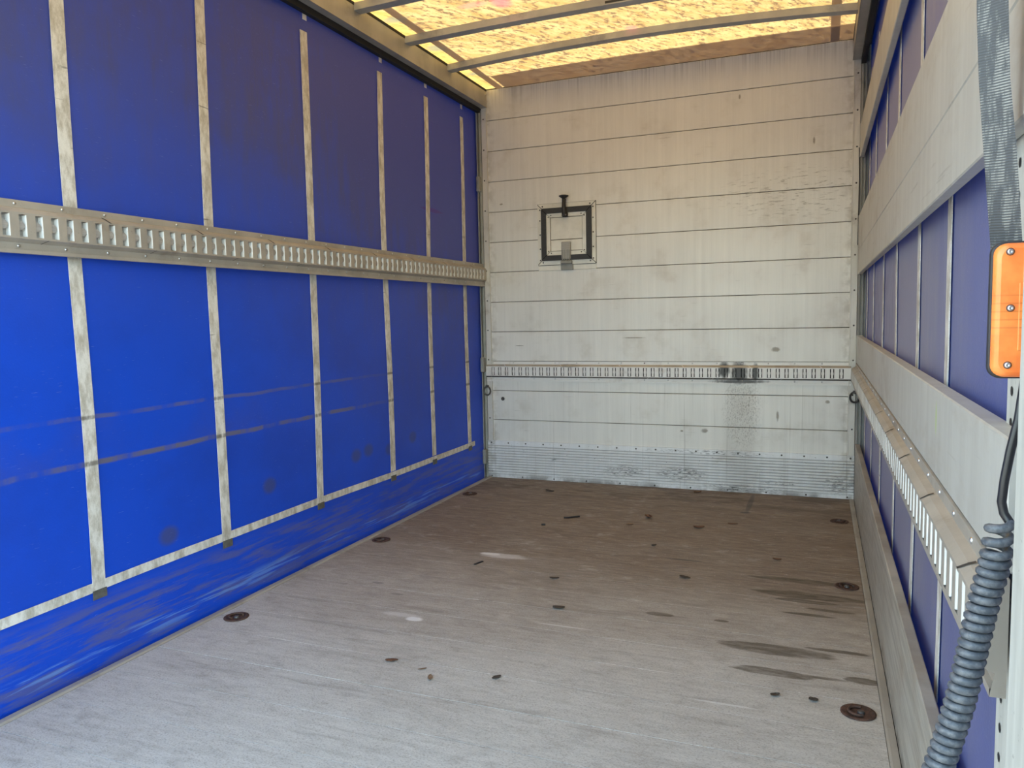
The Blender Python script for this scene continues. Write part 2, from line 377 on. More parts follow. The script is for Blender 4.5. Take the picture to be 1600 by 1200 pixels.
MT['strip'] = metal_mat('floor_edge_strip', (.36, .335, .285), .55, .15, (1, .5, 1), (.16, .12, .08), .6, .4)

# ---- dirty translucent roof sheet
def roof_mat(name, plain=False):
    n = NT(name)
    a = n.noise((2.6, 1, 1), 6, 8, .72, 0, (0, 0, .6)); b = n.noise((2.4, 1, 1), 16, 6, .72, 0, (0, 0, .6)); big = n.noise((1, 1, 1), 2.2, 5)
    c = n.mix(n.ss(a, .36, .66), (.36, .235, .092), (.27, .152, .046))
    c = n.mix(n.mul(n.ss(b, .49, .60), .95), c, (.10, .058, .028))
    c = n.mix(n.mul(n.ss(big, .5, .75), .35), c, (.36, .22, .075))
    red = n.mx(n.blob(-.55, -1.34, .05, .08, 'x', 'y', .9, b), n.mul(n.blob(-.70, -1.37, .08, .035, 'x', 'y', .9, b), .6), n.mul(n.blob(.0, -.665, .035, .035, 'x', 'y', .9, b), .7))
    c = n.mix(n.mul(red, .8), c, (.48, .10, .09))
    edge = n.mul(n.ss(n.x, -1.10, -1.2), .55)
    c = n.mix(edge, c, (.42, .25, .05))
    mould = n.mx(n.blob(-1.15, -1.40, .07, .04, 'x', 'y', .8, a), n.blob(-1.16, -.90, .06, .05, 'x', 'y', .8, a), n.blob(-1.15, -.35, .06, .03, 'x', 'y', .8, a))
    c = n.mix(n.mul(mould, .7), c, (.12, .13, .08))
    if plain: c = n.mix(n.mul(n.ss(big, .35, .7), .4), (.62, .58, .62), (.68, .60, .58))
    tr = n.t.nodes.new('ShaderNodeBsdfTranslucent'); n.l(c, tr.inputs[0])
    df = n.t.nodes.new('ShaderNodeBsdfDiffuse'); n.l(n.mix(.6, c, (.5, .42, .32)), df.inputs[0])
    mx = n.t.nodes.new('ShaderNodeMixShader'); mx.inputs[0].default_value = .35 if plain else .30
    n.t.links.new(tr.outputs[0], mx.inputs[1]); n.t.links.new(df.outputs[0], mx.inputs[2])
    return n.done(mx.outputs[0])
MT['roof'] = roof_mat('translucent_roof_sheet'); MT['roofband'] = roof_mat('roof_reinforcement', True)

def board_mat():
    n = NT('side_board_aluminium')
    st = n.noise((1, 7, .6), 3, 8, .7); d = n.noise((1, 1, 2), 3, 7, .65); hl = n.noise((1, .6, 16), 3, 5, .6)
    c = n.mix(n.ss(st, .25, .75), (.55, .54, .49), (.47, .455, .41))
    c = n.mix(n.mul(n.ss(d, .5, .75), .4), c, (.33, .27, .20))
    c = n.mix(n.mul(n.ss(hl, .63, .72), .35), c, (.22, .2, .17))
    g = n.blob(-3.58, .985, .008, .03, 'y', 'z', .8, d)
    c = n.mix(n.mul(g, .7), c, (.45, .62, .12))
    return n.done(n.principled(c, n.m('MULTIPLY_ADD', d, .3, .32), .25, .5, n.bump(st, .05, .004)))
MT['board'] = board_mat()
def floorboard_mat():
    n = NT('low_board_weathered')
    st = n.noise((1, 1.2, 26), 3, 6, .62); d = n.noise((1, 2, 2), 3, 6, .6)
    c = n.mix(n.ss(st, .3, .7), (.48, .45, .38), (.31, .28, .23))
    c = n.mix(n.mul(n.ss(d, .48, .75), .45), c, (.28, .2, .13))
    c = n.mix(n.mul(n.ss(n.z, .07, .0), n.ss(n.noise((1, 6, 6), 5, 5), .4, .6), .7), c, (.06, .045, .035))
    return n.done(n.principled(c, .5, .15, .45, n.bump(st, .08, .004)))
MT['lowboard'] = floorboard_mat()
def rust_mat():
    n = NT('rusty_steel'); a = n.noise((1, 1, 1), 60, 6, .7)
    c = n.mix(n.ss(a, .35, .65), (.12, .062, .042), (.045, .030, .025))
    return n.done(n.principled(c, .75, .2, .4, n.bump(a, .5, .004)))
MT['rust'] = rust_mat()
def web_mat():
    n = NT('grey_worn_webbing')
    w = n.wave('Z', 100, .4, 2); d = n.noise((60, 60, 10), 2, 5, .65); v = n.noise((180, 180, 20), 2, 3)
    c = n.mix(n.mul(n.ss(w, .35, .8), n.ss(d, .44, .62), .8), (.10, .10, .10), (.42, .40, .35))
    c = n.mix(n.mul(n.ss(v, .55, .7), .4), c, (.10, .105, .11))
    return n.done(n.principled(c, .7, 0, .3, n.bump(w, .5, .002)))
MT['web'] = web_mat()
def lens_mat():
    n = NT('orange_lens'); a = n.noise((1, 1, 1), 40, 4)
    c = n.mix(n.ss(a, .3, .7), (1.0, .31, .07), (1.0, .23, .05))
    lines = n.mul(n.ss(n.wave('Z', 34), .86, .96), n.ss(n.z, 1.165, 1.175), n.ss(n.z, 1.222, 1.212))
    c = n.mix(n.mul(lines, .35), c, (.45, .10, .02))
    p = n.t.nodes.new('ShaderNodeBsdfPrincipled'); n.l(c, p.inputs['Base Color']); p.inputs['Roughness'].default_value = .3
    p.inputs['Subsurface Weight'].default_value = .3; p.inputs['Subsurface Radius'].default_value = (.01, .004, .001); p.inputs['Subsurface Scale'].default_value = .5
    return n.done(p.outputs[0])
MT['lens'] = lens_mat()
def coil_mat():
    n = NT('grey_coil_cable'); a = n.noise((1, 1, 1), 90, 5, .65)
    c = n.mix(n.ss(a, .4, .68), (.060, .070, .083), (.14, .147, .155))
    return n.done(n.principled(c, .42, 0, .5, n.bump(a, .1, .002)))
MT['coil'] = coil_mat()
MT['cable'] = plain_mat('black_cable', (.018, .018, .02), .35)
MT['leaf'] = [plain_mat('dry_leaf_brown', (.17, .085, .045), .8), plain_mat('dry_leaf_dark', (.075, .058, .042), .8), plain_mat('dry_leaf_tan', (.26, .165, .095), .8)]
MT['blackplastic'] = plain_mat('black_plastic_scrap', (.012, .012, .014), .5)
def ground_mat():
    n = NT('yard_concrete'); a = n.noise((1, 1, 1), .8, 6); f = n.noise((1, 1, 1), 20, 4)
    c = n.mix(n.ss(a, .3, .7), (.36, .35, .33), (.27, .265, .25)); c = n.mix(n.mul(n.ss(f, .5, .7), .3), c, (.2, .2, .19))
    return n.done(n.principled(c, .85, 0, .3))
MT['ground'] = ground_mat()

# ================================================================== setting
PITCHZ = .21853
YR = -4.35                                     # rear end of the load space
g = MB().quad((-40, -40, -1.12), (40, -40, -1.12), (40, 40, -1.12), (-40, 40, -1.12)).build('ground', MT['ground'])
tag(g, 'grey concrete yard under and behind the truck', 'ground', kind='structure')

# ---- floor: chassis base with cross boards
base = MB().box(-1.274, 1.30, YR, .10, -.16, -.022); base.box(-1.33, -1.285, YR, .1, -.2, -.03)
floor = tag(base.build('floor', MT['dark']), 'worn grey brown boarded truck floor', 'floor', kind='structure')
edges = [0.0]+[-.104-.2057*i for i in range(21)]
edges = [e for e in edges if e > YR+.05]+[YR]
shared = None
for i in range(len(edges)-1):
    y1, y0 = edges[i], edges[i+1]; cy = (y0+y1)/2; h = (y1-y0)/2-.0008
    if 0 < i < len(edges)-2 and shared is not None:
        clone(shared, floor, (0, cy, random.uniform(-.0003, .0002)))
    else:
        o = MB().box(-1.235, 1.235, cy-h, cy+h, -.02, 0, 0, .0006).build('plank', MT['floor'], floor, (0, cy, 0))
        if i == 1: shared = o
MB().extrude([(-1.274, -.02), (-1.274, .002), (-1.262, .002), (-1.258, .006), (-1.243, .006), (-1.236, .001), (-1.236, -.02)], YR, -.005, 'y').build('edge_strip', MT['strip'], floor)
MB().extrude([(1.236, -.02), (1.236, .001), (1.243, .003), (1.2615, .003), (1.2615, -.02)], YR, -.005, 'y').build('edge_strip', MT['strip'], floor)

# ---- front wall (bulkhead)
wf = MB().box(-1.36, 1.36, .012, .06, -.12, 2.86)
wall_f = tag(wf.build('wall_front', MT['dark']), 'pale aluminium panelled bulkhead at the far end', 'wall', kind='structure')
pan = None
for k in range(13):
    zc = (k+.5)*PITCHZ; loc = (0, .006, zc)
    if pan is None:
        hh = PITCHZ/2-.0016
        pan = MB().box(-1.223, 1.223, -.006, .006, -hh, hh, 0, .0022).build('panel', MT['panel'], wall_f, (0, 0, 0))
        pan.location = loc
    else: clone(pan, wall_f, loc)
for s in (-1, 1):
    t = MB().box(min(s*1.2225, s*1.262), max(s*1.2225, s*1.262), -.010, .012, .28, 2.845, 0, .002).build('edge_trim', MT['trimalu'], wall_f)
    b = MB().box(min(s*1.220, s*1.2265), max(s*1.220, s*1.2265), -.013, 0, .28, 2.845, 0, .001).build('trim_bead', MT['trimalu'], t)
    rv = MB()
    for k in range(2, 13): rv.lathe((s*1.245, -.010, k*PITCHZ+.012), (0, -1, 0), [(.0055, 0), (.005, .002), (0, .003)], 8)
    rv.build('rivet_row', MT['bolt'], t)['kind'] = 'stuff'
# kick plate with horizontal ribs
prof = [(.004, .281), (-.016, .281), (-.016, .246)]
nr = 11; z = .246
for i in range(nr):
    st = (.246-.030)/nr; z0 = .246-i*st
    prof += [(-.012, z0-.002), (-.012, z0-st*.28), (-.0185, z0-st*.42), (-.0185, z0-st*.86), (-.016, z0-st*.98)]
prof += [(-.016, .026), (-.016, .001), (.004, .001)]
kp = MB().extrude(prof, -1.262, 1.262, 'x').build('kick_plate', MT['kick'], wall_f)
rv = MB()
for i in range(19): rv.lathe((-1.235+i*.1375, -.016, .265), (0, -1, 0), [(.006, 0), (.0055, .002), (0, .003)], 8)
for i in range(11): rv.lathe((-1.235+i*.246, -.016, .013), (0, -1, 0), [(.006, 0), (.0055, .002), (0, .003)], 8)
rv.build('rivet_row', MT['bolt'], kp)['kind'] = 'stuff'
for xx, zz in ((-1.139, .595),):
    q = MB().lathe((xx, -.002, zz), (0, -1, 0), [(.014, 0), (.014, .004), (.009, .0045), (.009, .002), (0, .002)], 16).build('screw_cap', MT['bolt'], wall_f)

# ---- side curtains
def cw(s, y, z):
    """gentle bulge of a curtain, metres outwards"""
    k = 1 if s < 0 else .4
    return k*(.006*math.sin(y*2.1+z*.9+s)+.004*math.sin(y*5.3-z*1.7)+.005*math.sin(z*2.4+1.1*s+y*.6))
def curtain(s, X, name, mat, z0, z1, label):
    ys = [YR+.02+i*(.004-YR-.02)/80 for i in range(81)]; zs = [z0+i*(z1-z0)/36 for i in range(37)]
    mb = MB(); vs = [(s*(X+cw(s, y, z)), y, z) for z in zs for y in ys]; n = len(ys)
    mb.add(vs, [(j*n+i, j*n+i+1, (j+1)*n+i+1, (j+1)*n+i) for j in range(len(zs)-1) for i in range(n-1)], 0, True)
    return tag(mb.build(name, mat), label, 'wall', kind='structure')
def strip_v(s, X, yc, w, z0, z1, off=.0035, lean=None, n=26, th=.0025):
    mb = MB(); rows = []
    for i in range(n+1):
        z = z0+(z1-z0)*i/n; y = yc+(lean(z) if lean else 0)
        for d in (0, th):
            for q in (-w/2, w/2): rows.append((s*(X+cw(s, y+q, z)-off-d), y+q, z))
    fs = []
    for i in range(n):
        a = i*4; b = a+4
        fs += [(a+2, a+3, b+3, b+2), (a, a+2, b+2, b), (a+1, b+1, b+3, a+3), (a, b, b+1, a+1)]
    fs += [(0, 1, 3, 2), (n*4, n*4+2, n*4+3, n*4+1)]
    return mb.add(rows, fs, 0, False)
def strip_h(s, X, y0, y1, zf, h, off=.003, n=60, th=.002):
    mb = MB(); rows = []
    for i in range(n+1):
        y = y0+(y1-y0)*i/n; zc = zf(y)
        for d in (0, th):
            for q in (-h/2, h/2): rows.append((s*(X+cw(s, y, zc+q)-off-d), y, zc+q))
    fs = []
    for i in range(n):
        a = i*4; b = a+4
        fs += [(a+2, a+3, b+3, b+2), (a, a+2, b+2, b), (a+1, b+1, b+3, a+3), (a, b, b+1, a+1)]
    fs += [(0, 1, 3, 2), (n*4, n*4+2, n*4+3, n*4+1)]
    return mb.add(rows, fs)
XC = 1.303
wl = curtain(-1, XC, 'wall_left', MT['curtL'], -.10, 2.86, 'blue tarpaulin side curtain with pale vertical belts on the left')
XR = 1.312
wr = curtain(1, XR, 'wall_right', MT['curtR'], -.10, 2.86, 'blue tarpaulin side curtain behind aluminium boards on the right')
LY = [-4.02, -3.376, -2.734, -2.052, -1.357, -.82, -.272]
RY = [-4.26, -3.33, -2.76, -2.14, -1.50, -.81, -.20]
hem = lambda y: .288+.006*math.sin(y*1.7)
for i, y in enumerate(LY):
    ln = (lambda ph: (lambda z: .008*math.sin(z*1.9+ph)-.012*max(0, .9-z)))(i*1.7)
    st = strip_v(-1, XC, y, .052, .305, 2.60, lean=ln).build('belt', MT['belt'], wl)
    strip_v(-1, XC, y+.008, .030, 2.655, 2.70, n=2).build('belt_top', MT['belt'], st)
    strip_v(-1, XC, y+.008, .040, 2.70, 2.75, n=2, off=.004, th=.006).build('runner_plate', MT['dark'], st)
    strip_v(-1, XC, y+ln(.28), .056, .247, .279, n=2, off=.006, th=.003).build('belt_loop', MT['loop'], st)
hb = strip_h(-1, XC, YR+.12, -.20, hem, .034).build('hem_band', MT['belt'], wl)
for i, y in enumerate(RY):
    ln = (lambda ph: (lambda z: .008*math.sin(z*1.9+ph)))(i*1.3+.5)
    strip_v(1, XR, y, .050, .30, 2.60, lean=ln).build('belt', MT['belt'], wr)

# ---- roof sheet
def roofz(x, y):
    t = min(1, max(0, -y/.6)); return 2.848+.026*t*(1-(x/1.3)**2)
xs = [-1.33+i*2.66/24 for i in range(25)]; ys = [YR-.1+i*(.06-YR+.1)/40 for i in range(41)]
mb = MB(); n = len(xs)
mb.add([(x, y, roofz(x, y)) for y in ys for x in xs], [(j*n+i, j*n+i+1, (j+1)*n+i+1, (j+1)*n+i) for j in range(len(ys)-1) for i in range(n-1)], 0, True)
ceil = tag(mb.build('ceiling', MT['roof']), 'yellowed translucent roof sheet with dirty speckles', 'ceiling', kind='structure')
def roof_patch(x0, x1, y0, y1, nx, ny, off):
    mb = MB(); vs = []
    for d in (0, .003):
        vs += [(x0+(x1-x0)*i/nx, y0+(y1-y0)*j/ny, roofz(x0+(x1-x0)*i/nx, y0+(y1-y0)*j/ny)-off-d) for j in range(ny+1) for i in range(nx+1)]
    N = (nx+1)*(ny+1); fs = []
    for d in (0, N): fs += [(d+j*(nx+1)+i, d+j*(nx+1)+i+1, d+(j+1)*(nx+1)+i+1, d+(j+1)*(nx+1)+i) for j in range(ny) for i in range(nx)]
    return mb.add(vs, fs)
roof_patch(-1.07, 1.215, -.265, -.002, 16, 4, .003).build('front_reinforcement', MT['roofband'], ceil)
for s in (-1, 1):
    roof_patch(min(s*1.085, s*1.135), max(s*1.085, s*1.135), YR, -.002, 2, 30, .0065).build('edge_reinforcement', MT['roofband'], ceil)

# ---- roof rails along both sides, rear frame
for i, s in enumerate((-1, 1)):
    X = lambda a: s*a
    pr = [(X(1.215), 2.712), (X(1.215), 2.826), (X(1.224), 2.836), (X(1.33), 2.836), (X(1.33), 2.79), (X(1.27), 2.79), (X(1.27), 2.712)]
    t = MB().extrude(pr, YR, -.012, 'y').build('trim_%d' % (i+1), MT['rail'])
    tag(t, ('left' if s < 0 else 'right')+' aluminium roof rail along the top of the blue curtain', 'rail', kind='structure')
    MB().box(min(X(1.260), X(1.288)), max(X(1.260), X(1.288)), YR, -.03, 2.680, 2.713).build('runner_track', MT['dark'], t)
    MB().box(min(X(1.213), X(1.216)), max(X(1.213), X(1.216)), YR, -.012, 2.8265, 2.842).build('roof_seal', MT['dark'], t)
    MB().box(min(X(1.213), X(1.217)), max(X(1.213), X(1.217)), YR, -.012, 2.712, 2.720).build('lower_lip', MT['rail'], t)
    MB().lathe((X(1.215), -.035, 2.80), (-s, 0, 0), [(.007, 0), (.006, .004), (0, .005)], 10).build('bolt', MT['chrome'], t)
for i, s in enumerate((-1, 1)):
    # galvanised corner post between bulkhead and curtain
    X = lambda a: s*a
    pr = [(X(1.264), .05), (X(1.264), -.012), (X(1.276), -.018), (X(1.276), -.005), (X(1.286), -.005), (X(1.286), -.030), (X(1.2945), -.030), (X(1.2945), -.004), (X(1.345), -.004), (X(1.345), .05)]
    t = MB().extrude(pr, -.05, 2.70, 'z').build('trim_%d' % (i+3), MT['post'])
    tag(t, ('left' if s < 0 else 'right')+' galvanised corner post beside the bulkhead', 'post', kind='structure')
    for zc in ((2.17, .85, .16) if s < 0 else (.95,)):
        hx = sorted((X(1.266), X(1.292)))
        MB().box(hx[0], hx[1], -.062, -.010, zc-.055, zc+.055, 0, .006).build('post_hinge', MT['post'], t)
    pz = .66 if s < 0 else .70
    MB().tube([(X(1.258), -.020, 2.2-.012), (X(1.262), -.022, 2.0), (X(1.259), -.02, 1.6)], .003, 6).build('release_wire', MT['rubber'], t) if s > 0 else None
pm = []
for i, s in enumerate((-1, 1)):
    X = lambda a: s*a
    xx = sorted((X(1.239), X(1.345)))
    t = MB().box(xx[0], xx[1], YR-.12, YR, -.2, 2.9, 0, .006).build('trim_%d' % (i+5), MT['rearpost'])
    tag(t, ('left' if s < 0 else 'right')+' grey rear frame post of the load space', 'post', kind='structure')
t = MB().box(-1.239, 1.239, YR-.12, YR, 2.46, 2.93, 0, .006).build('trim_7', MT['rearpost']); tag(t, 'unseen grey header beam over the rear opening, deepened to shade the interior', 'beam', kind='structure')  # out of view, made deeper to shade the upper curtain and far end
t = MB().box(-1.239, 1.239, YR-.12, YR-.002, -.22, -.003, 0, .004).build('trim_8', MT['rearpost']); tag(t, 'grey steel sill at the rear edge of the floor', 'sill', kind='structure')
# intermediate pillar with holes behind the boards on the right
pl = MB().box(1.289, 1.297, -4.16, -4.045, .0, 2.70, 0, .002)
pillar = tag(pl.build('trim_9', MT['rearpost']), 'grey punched curtain pillar behind the right boards', 'post', kind='structure')
hl = MB()
for k in range(60): hl.lathe((1.2888, -4.075, .10+k*.043), (-1, 0, 0), [(.007, .0005), (0, .0006)], 8)
hl.build('pillar_holes', MT['dark'], pillar)['kind'] = 'stuff'

# ================================================================== roof bows
for k, (yf, zs_, rise, lab) in enumerate(((-.58, 2.792, .045, 'grey steel roof bow closest to the bulkhead'), (-1.13, 2.797, .022, 'grey steel roof bow second from the bulkhead'), (-1.66, 2.797, .020, 'grey steel roof bow third from the bulkhead, at the top edge'))):
    t = thing('roof_bow', (0, yf-.03, 2.79), lab, 'roof bow', 'roof bows across the ceiling')
    mb = MB(); N = 24; vs = []
    for i in range(N+1):
        x = -1.2155+2.431*i/N; zz = zs_+rise*(1-(abs(x+.08)/1.25)**2)
        for (dy, dz) in ((0, 0), (-.062, 0), (-.062, .038), (0, .038)): vs.append((x, yf+dy, zz+dz))
    fs = [(i*4+q, i*4+(q+1) % 4, i*4+4+(q+1) % 4, i*4+4+q) for i in range(N) for q in range(4)]+[(0, 1, 2, 3), (N*4, N*4+1, N*4+2, N*4+3)]
    mb.add(vs, fs).build('beam', MT['bow'], t)
    if k == 1:
        MB().box(-.02, .13, yf-.0635, yf-.0618, 2.826, 2.838).build('black_tape', MT['rubber'], t)

# ================================================================== slotted cargo tracks
def track(name, fmap, s0, s1, z0, H, label, front=False, phase=0.0, rot=0.0):
    """fmap(s, d, z) -> world; far side of a slot is +s"""
    P = .0542; W = .0250
    zt = lambda t: z0+H*(1-t)
    org = fmap((s0+s1)/2, 0, z0)
    T = thing(name, org, label, 'cargo track', 'slotted cargo tracks')
    D = .032; FM = MT['ftrack'] if front else MT['track']
    def run(prof, mi=0):
        mb = MB(); n = len(prof)
        vs = [fmap(s, d, zt(t)) for s in (s0, s1) for (t, d) in prof]
        mb.add(vs, [(i, i+1, n+i+1, n+i) for i in range(n-1)], mi); return mb
    up = run([(0, 0), (0, .007), (.14, .007), (.15, .010)]); up.build('upper_flange', FM, T)
    rd = run([(.15, .010), (.175, .020), (.245, D)]); rd.build('ridge', MT['track'], T)
    run([(.73, D), (.80, .013)]).build('lower_slope', MT['bolt'] if front else FM, T)  # front slope coloured dark to paint the shade under the slotted face
    lo = run([(.80, .013), (.925, .011), (.93, .018), (1, .018), (1, 0)]); lo.build('lower_flange', FM, T)
    ta, tb = .285, .695
    n = int((s1-s0-.03)/P); ss0 = s0+((s1-s0)-n*P)/2+phase
    slots = [(ss0+i*P+(P-W)/2, ss0+i*P+(P+W)/2) for i in range(n)]
    fc = MB(); Q = lambda a, b, t0, t1, d=D: fc.quad(fmap(a, d, zt(t0)), fmap(b, d, zt(t0)), fmap(b, d, zt(t1)), fmap(a, d, zt(t1)))
    Q(s0, s1, .245, ta); Q(s0, s1, tb, .73)
    prev = s0
    for a, b in slots: Q(prev, a, ta, tb); prev = b
    Q(prev, s1, ta, tb)
    db = .012
    for a, b in slots:      # hole edges
        for e in (a, b): fc.quad(fmap(e, D, zt(ta)), fmap(e, D, zt(tb)), fmap(e, D-.004, zt(tb)), fmap(e, D-.004, zt(ta)))
    fc.build('slotted_face', FM, T)
    ch = MB()
    for (t0, d0, t1, d1) in ((ta-.02, db, tb+.02, db), (ta-.02, D-.001, ta-.02, db), (tb+.02, D-.001, tb+.02, db)):
        ch.quad(fmap(s0, d0, zt(t0)), fmap(s1, d0, zt(t0)), fmap(s1, d1, zt(t1)), fmap(s0, d1, zt(t1)))
    ch.build('back_channel', MT['lug'] if not front else MT['dark'], T)
    # lug inside each slot, one mesh shared
    first = None
    zc = (ta+tb)/2; hh = (tb-ta)/2*H
    for (a, b) in slots:
        c = fmap((a+b)/2, 0, zt(zc))
        if first is None:
            mb = MB(); m0 = (a+b)/2
            F = lambda s, d, z: fmap(m0+s, d, zt(zc)+z)
            if front:
                w = .0066; d = D-.003; pts = []
                for k in range(9):                         # right side of plate with a round waist lug
                    an = -PI/2+PI*k/8; pts.append((w+.0020*math.cos(an), .010*math.sin(an)))
                out = [(w, -hh*.96)]+pts+[(w, hh*.96)]
                out += [(-x, z) for x, z in reversed(out)]
                nn = len(out)
                mb.add([F(x, d, z) for x, z in out]+[F(x, d-.003, z) for x, z in out], [tuple(range(nn)), tuple(range(nn, 2*nn))]+[(i, (i+1) % nn, nn+(i+1) % nn, nn+i) for i in range(nn)], 0)
            else:
                # bright side wall at the far end of the slot, dull half-round lug at the near end
                for e0, e1 in ((W/2-.0015, W/2+.0002),):
                    vs = [F(s, d, z) for s in (e0, e1) for d in (db+.0005, D-.0005) for z in (-hh, hh)]
                    mb.add(vs, [(0, 2, 3, 1), (4, 5, 7, 6), (0, 1, 5, 4), (2, 6, 7, 3), (0, 4, 6, 2), (1, 3, 7, 5)], 0)
                out = [(-W/2, -hh*.45)]
                for k in range(9):
                    an = -PI/2+PI*k/8; out.append((-W/2+.004+.0165*math.cos(an), hh*.42*math.sin(an)))
                out += [(-W/2, hh*.45)]; nn = len(out); d = D-.003
                mb.add([F(x, d, z) for x, z in out]+[F(x, d-.003, z) for x, z in out], [tuple(range(nn)), tuple(range(nn, 2*nn))]+[(i, (i+1) % nn, nn+(i+1) % nn, nn+i) for i in range(nn)], 1)
            first = mb.build('slot_lug', [MT['ftrack'] if front else MT['zinc'], MT['lug']], T, c)
        else: clone(first, T, Vector(c)-T.location)
    # rivets and weld notches
    rv = MB(); nd = (Vector(fmap(0, 1, 0))-Vector(fmap(0, 0, 0))).normalized()
    for i in range(0, n, 3):
        for t, d in ((.07, .007), (.86, .012)):
            rv.lathe(fmap(ss0+(i+.4)*P, d, zt(t)), nd, [(.0052, 0), (.0048, .002), (0, .003)], 8)
    rv.build('rivet_row', MT['chrome'], T)['kind'] = 'stuff'
    nt = MB()
    for i in range(2, n, 8):
        a = ss0+i*P
        for (t0, d0, q0), (t1, d1, q1) in (((.14, .0125, 0), (.175, .0218, .005)), ((.175, .0218, .005), (.25, D+.0015, .018))):
            nt.quad(fmap(a+q0, d0, zt(t0)), fmap(a+q0+.008, d0, zt(t0)), fmap(a+q1+.009, d1, zt(t1)), fmap(a+q1, d1, zt(t1)))
        a += P*4
        nt.quad(fmap(a, D+.0005, zt(.735)), fmap(a+.003, D+.0005, zt(.735)), fmap(a-.012, .0145, zt(.80)), fmap(a-.016, .0145, zt(.80)))
    nt.build('notch_marks', MT['rubber'] if not front else MT['chrome'], T)['kind'] = 'stuff'
    # end plates
    for e in (s0, s1):
        ep = MB(); pr = [(0, 0), (0, .007), (.15, .010), (.245, D), (.73, D), (.80, .013), (1, .018), (1, 0)]
        ep.add([fmap(e, d, zt(t)) for t, d in pr], [tuple(range(len(pr)))]).build('end_plate', MT['track'], T) if not front else None
    return T
track('cargo_track', lambda s, d, z: (-1.277+d, s, z), YR+.05, -.012, 1.4296, .165, 'long slotted metal cargo track across the left blue curtain')
track('cargo_track', lambda s, d, z: (1.266-d, s, z), -4.215, -.045, .722, .150, 'slotted metal cargo track along the right wall below a board')
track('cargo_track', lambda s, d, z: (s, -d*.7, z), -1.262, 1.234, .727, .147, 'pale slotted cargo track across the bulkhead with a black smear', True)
# ================================================================== boards on the right wall
def board(label, z0, z1, y0, y1, th=.024, x=1.262, mat='board', planks=None, cap=True):
    T = thing('side_board', (x+th/2, (y0+y1)/2, z0), label, 'board', 'boards along the right wall')
    zs = planks or [z0, z1]
    for a, b in zip(zs[:-1], zs[1:]):
        MB().box(x, x+th, y0, y1, a+.0004, b-.0004, 0, .0025).build('plank', MT[mat], T)
    if cap: MB().box(x-.002, x+th+.001, y1-.03, y1+.004, z0-.001, z1+.001, 0, .001).build('end_cap', MT[mat], T)
    return T
board('low weathered board standing on the floor along the right wall', .003, .362, -4.22, -.045, .028, 1.263, 'lowboard', cap=False)
board('aluminium board directly above the right cargo track', .874, 1.043, -4.20, -.05, .032)
board('wide aluminium board on the right wall with a lengthwise joint', 1.42, 1.775, -4.22, -.05, .025, 1.262, 'board', [1.42, 1.567, 1.775])
board('narrow aluminium board highest on the right wall', 2.125, 2.32, -4.22, -.05, .023)
board('short upper aluminium panel at the rear above the wide board', 1.777, 2.122, -4.22, -3.568, .025, cap=False)

# ================================================================== hatch in the bulkhead
hx0, hx1, hz0, hz1 = -.838, -.410, 1.565, 1.996
H = thing('inspection_hatch', (-.624, -.006, 1.53), 'small square hatch with black rubber frame and knob on the bulkhead', 'hatch')
def mitre(x0, x1, z0, z1, w, y0, y1, nm, mat, parent):
    I = (x0+w, x1-w, z0+w, z1-w)
    cs = [(x0, z0), (x1, z0), (x1, z1), (x0, z1)]; ci = [(I[0], I[2]), (I[1], I[2]), (I[1], I[3]), (I[0], I[3])]
    for k in range(4):
        a, b, c, d = cs[k], cs[(k+1) % 4], ci[(k+1) % 4], ci[k]
        cx = sum(p[0] for p in (a, b, c, d))/4; cz = sum(p[1] for p in (a, b, c, d))/4
        q = [(cx+(p[0]-cx)*.995, cz+(p[1]-cz)*.97) for p in (a, b, c, d)]
        MB().add([(p[0], y0, p[1]) for p in q]+[(p[0], y1, p[1]) for p in q], [(0, 1, 2, 3), (4, 5, 6, 7), (0, 1, 5, 4), (1, 2, 6, 5), (2, 3, 7, 6), (3, 0, 4, 7)]).build(nm, mat, parent)
MB().box(hx0-.002, hx1+.002, -.0030, .003, hz0-.002, hz1+.002).build('backing', MT['dark'], H)
MB().box(hx0, hx1, -.005, .003, hz0-.038, hz0-.005, 0, .001).build('apron', MT['hatchalu'], H)
mitre(hx0, hx1, hz0, hz1, .034, -.012, -.002, 'outer_frame', MT['hatchalu'], H)
mitre(-.806, -.437, 1.594, 1.963, .037, -.030, -.004, 'rubber_seal', MT['rubber'], H)
mitre(-.769, -.474, 1.631, 1.926, .028, -.020, -.002, 'inner_frame', MT['hatchalu'], H)
MB().box(-.738, -.505, -.014, -.002, 1.742, 1.895, 0, .002).build('hatch_panel', MT['hatchalu'], H)
MB().box(-.738, -.505, -.014, -.002, 1.662, 1.738, 0, .002).build('hatch_panel', MT['hatchalu'], H)
rv = MB()
for x in (hx0+.018, hx1-.018):
    for zz in (1.60, 1.68, 1.78, 1.88, 1.955): rv.lathe((x, -.012, zz), (0, -1, 0), [(.0055, 0), (.004, .003), (0, .003)], 8)
for x in (-.80, -.45):
    for zz in (hz0+.018, hz1-.018): rv.lathe((x, -.012, zz), (0, -1, 0), [(.0055, 0), (.004, .003), (0, .003)], 8)
for x in (-.755, -.490):
    for zz in (1.66, 1.90): rv.lathe((x, -.020, zz), (0, -1, 0), [(.005, 0), (.004, .003), (0, .003)], 8)
for x in (-.735, -.512):
    for zz in (1.647, 1.912): rv.lathe((x, -.020, zz), (0, -1, 0), [(.005, 0), (.004, .003), (0, .003)], 8)
rv.build('rivet_row', MT['bolt'], H)['kind'] = 'stuff'
L = MB().tube([(-.625, -.050, 1.905), (-.626, -.056, 1.95), (-.627, -.052, 1.985), (-.628, -.042, 2.015)], [.013, .015, .013, .014], 10)
latch = L.build('latch', MT['rubber'], H)
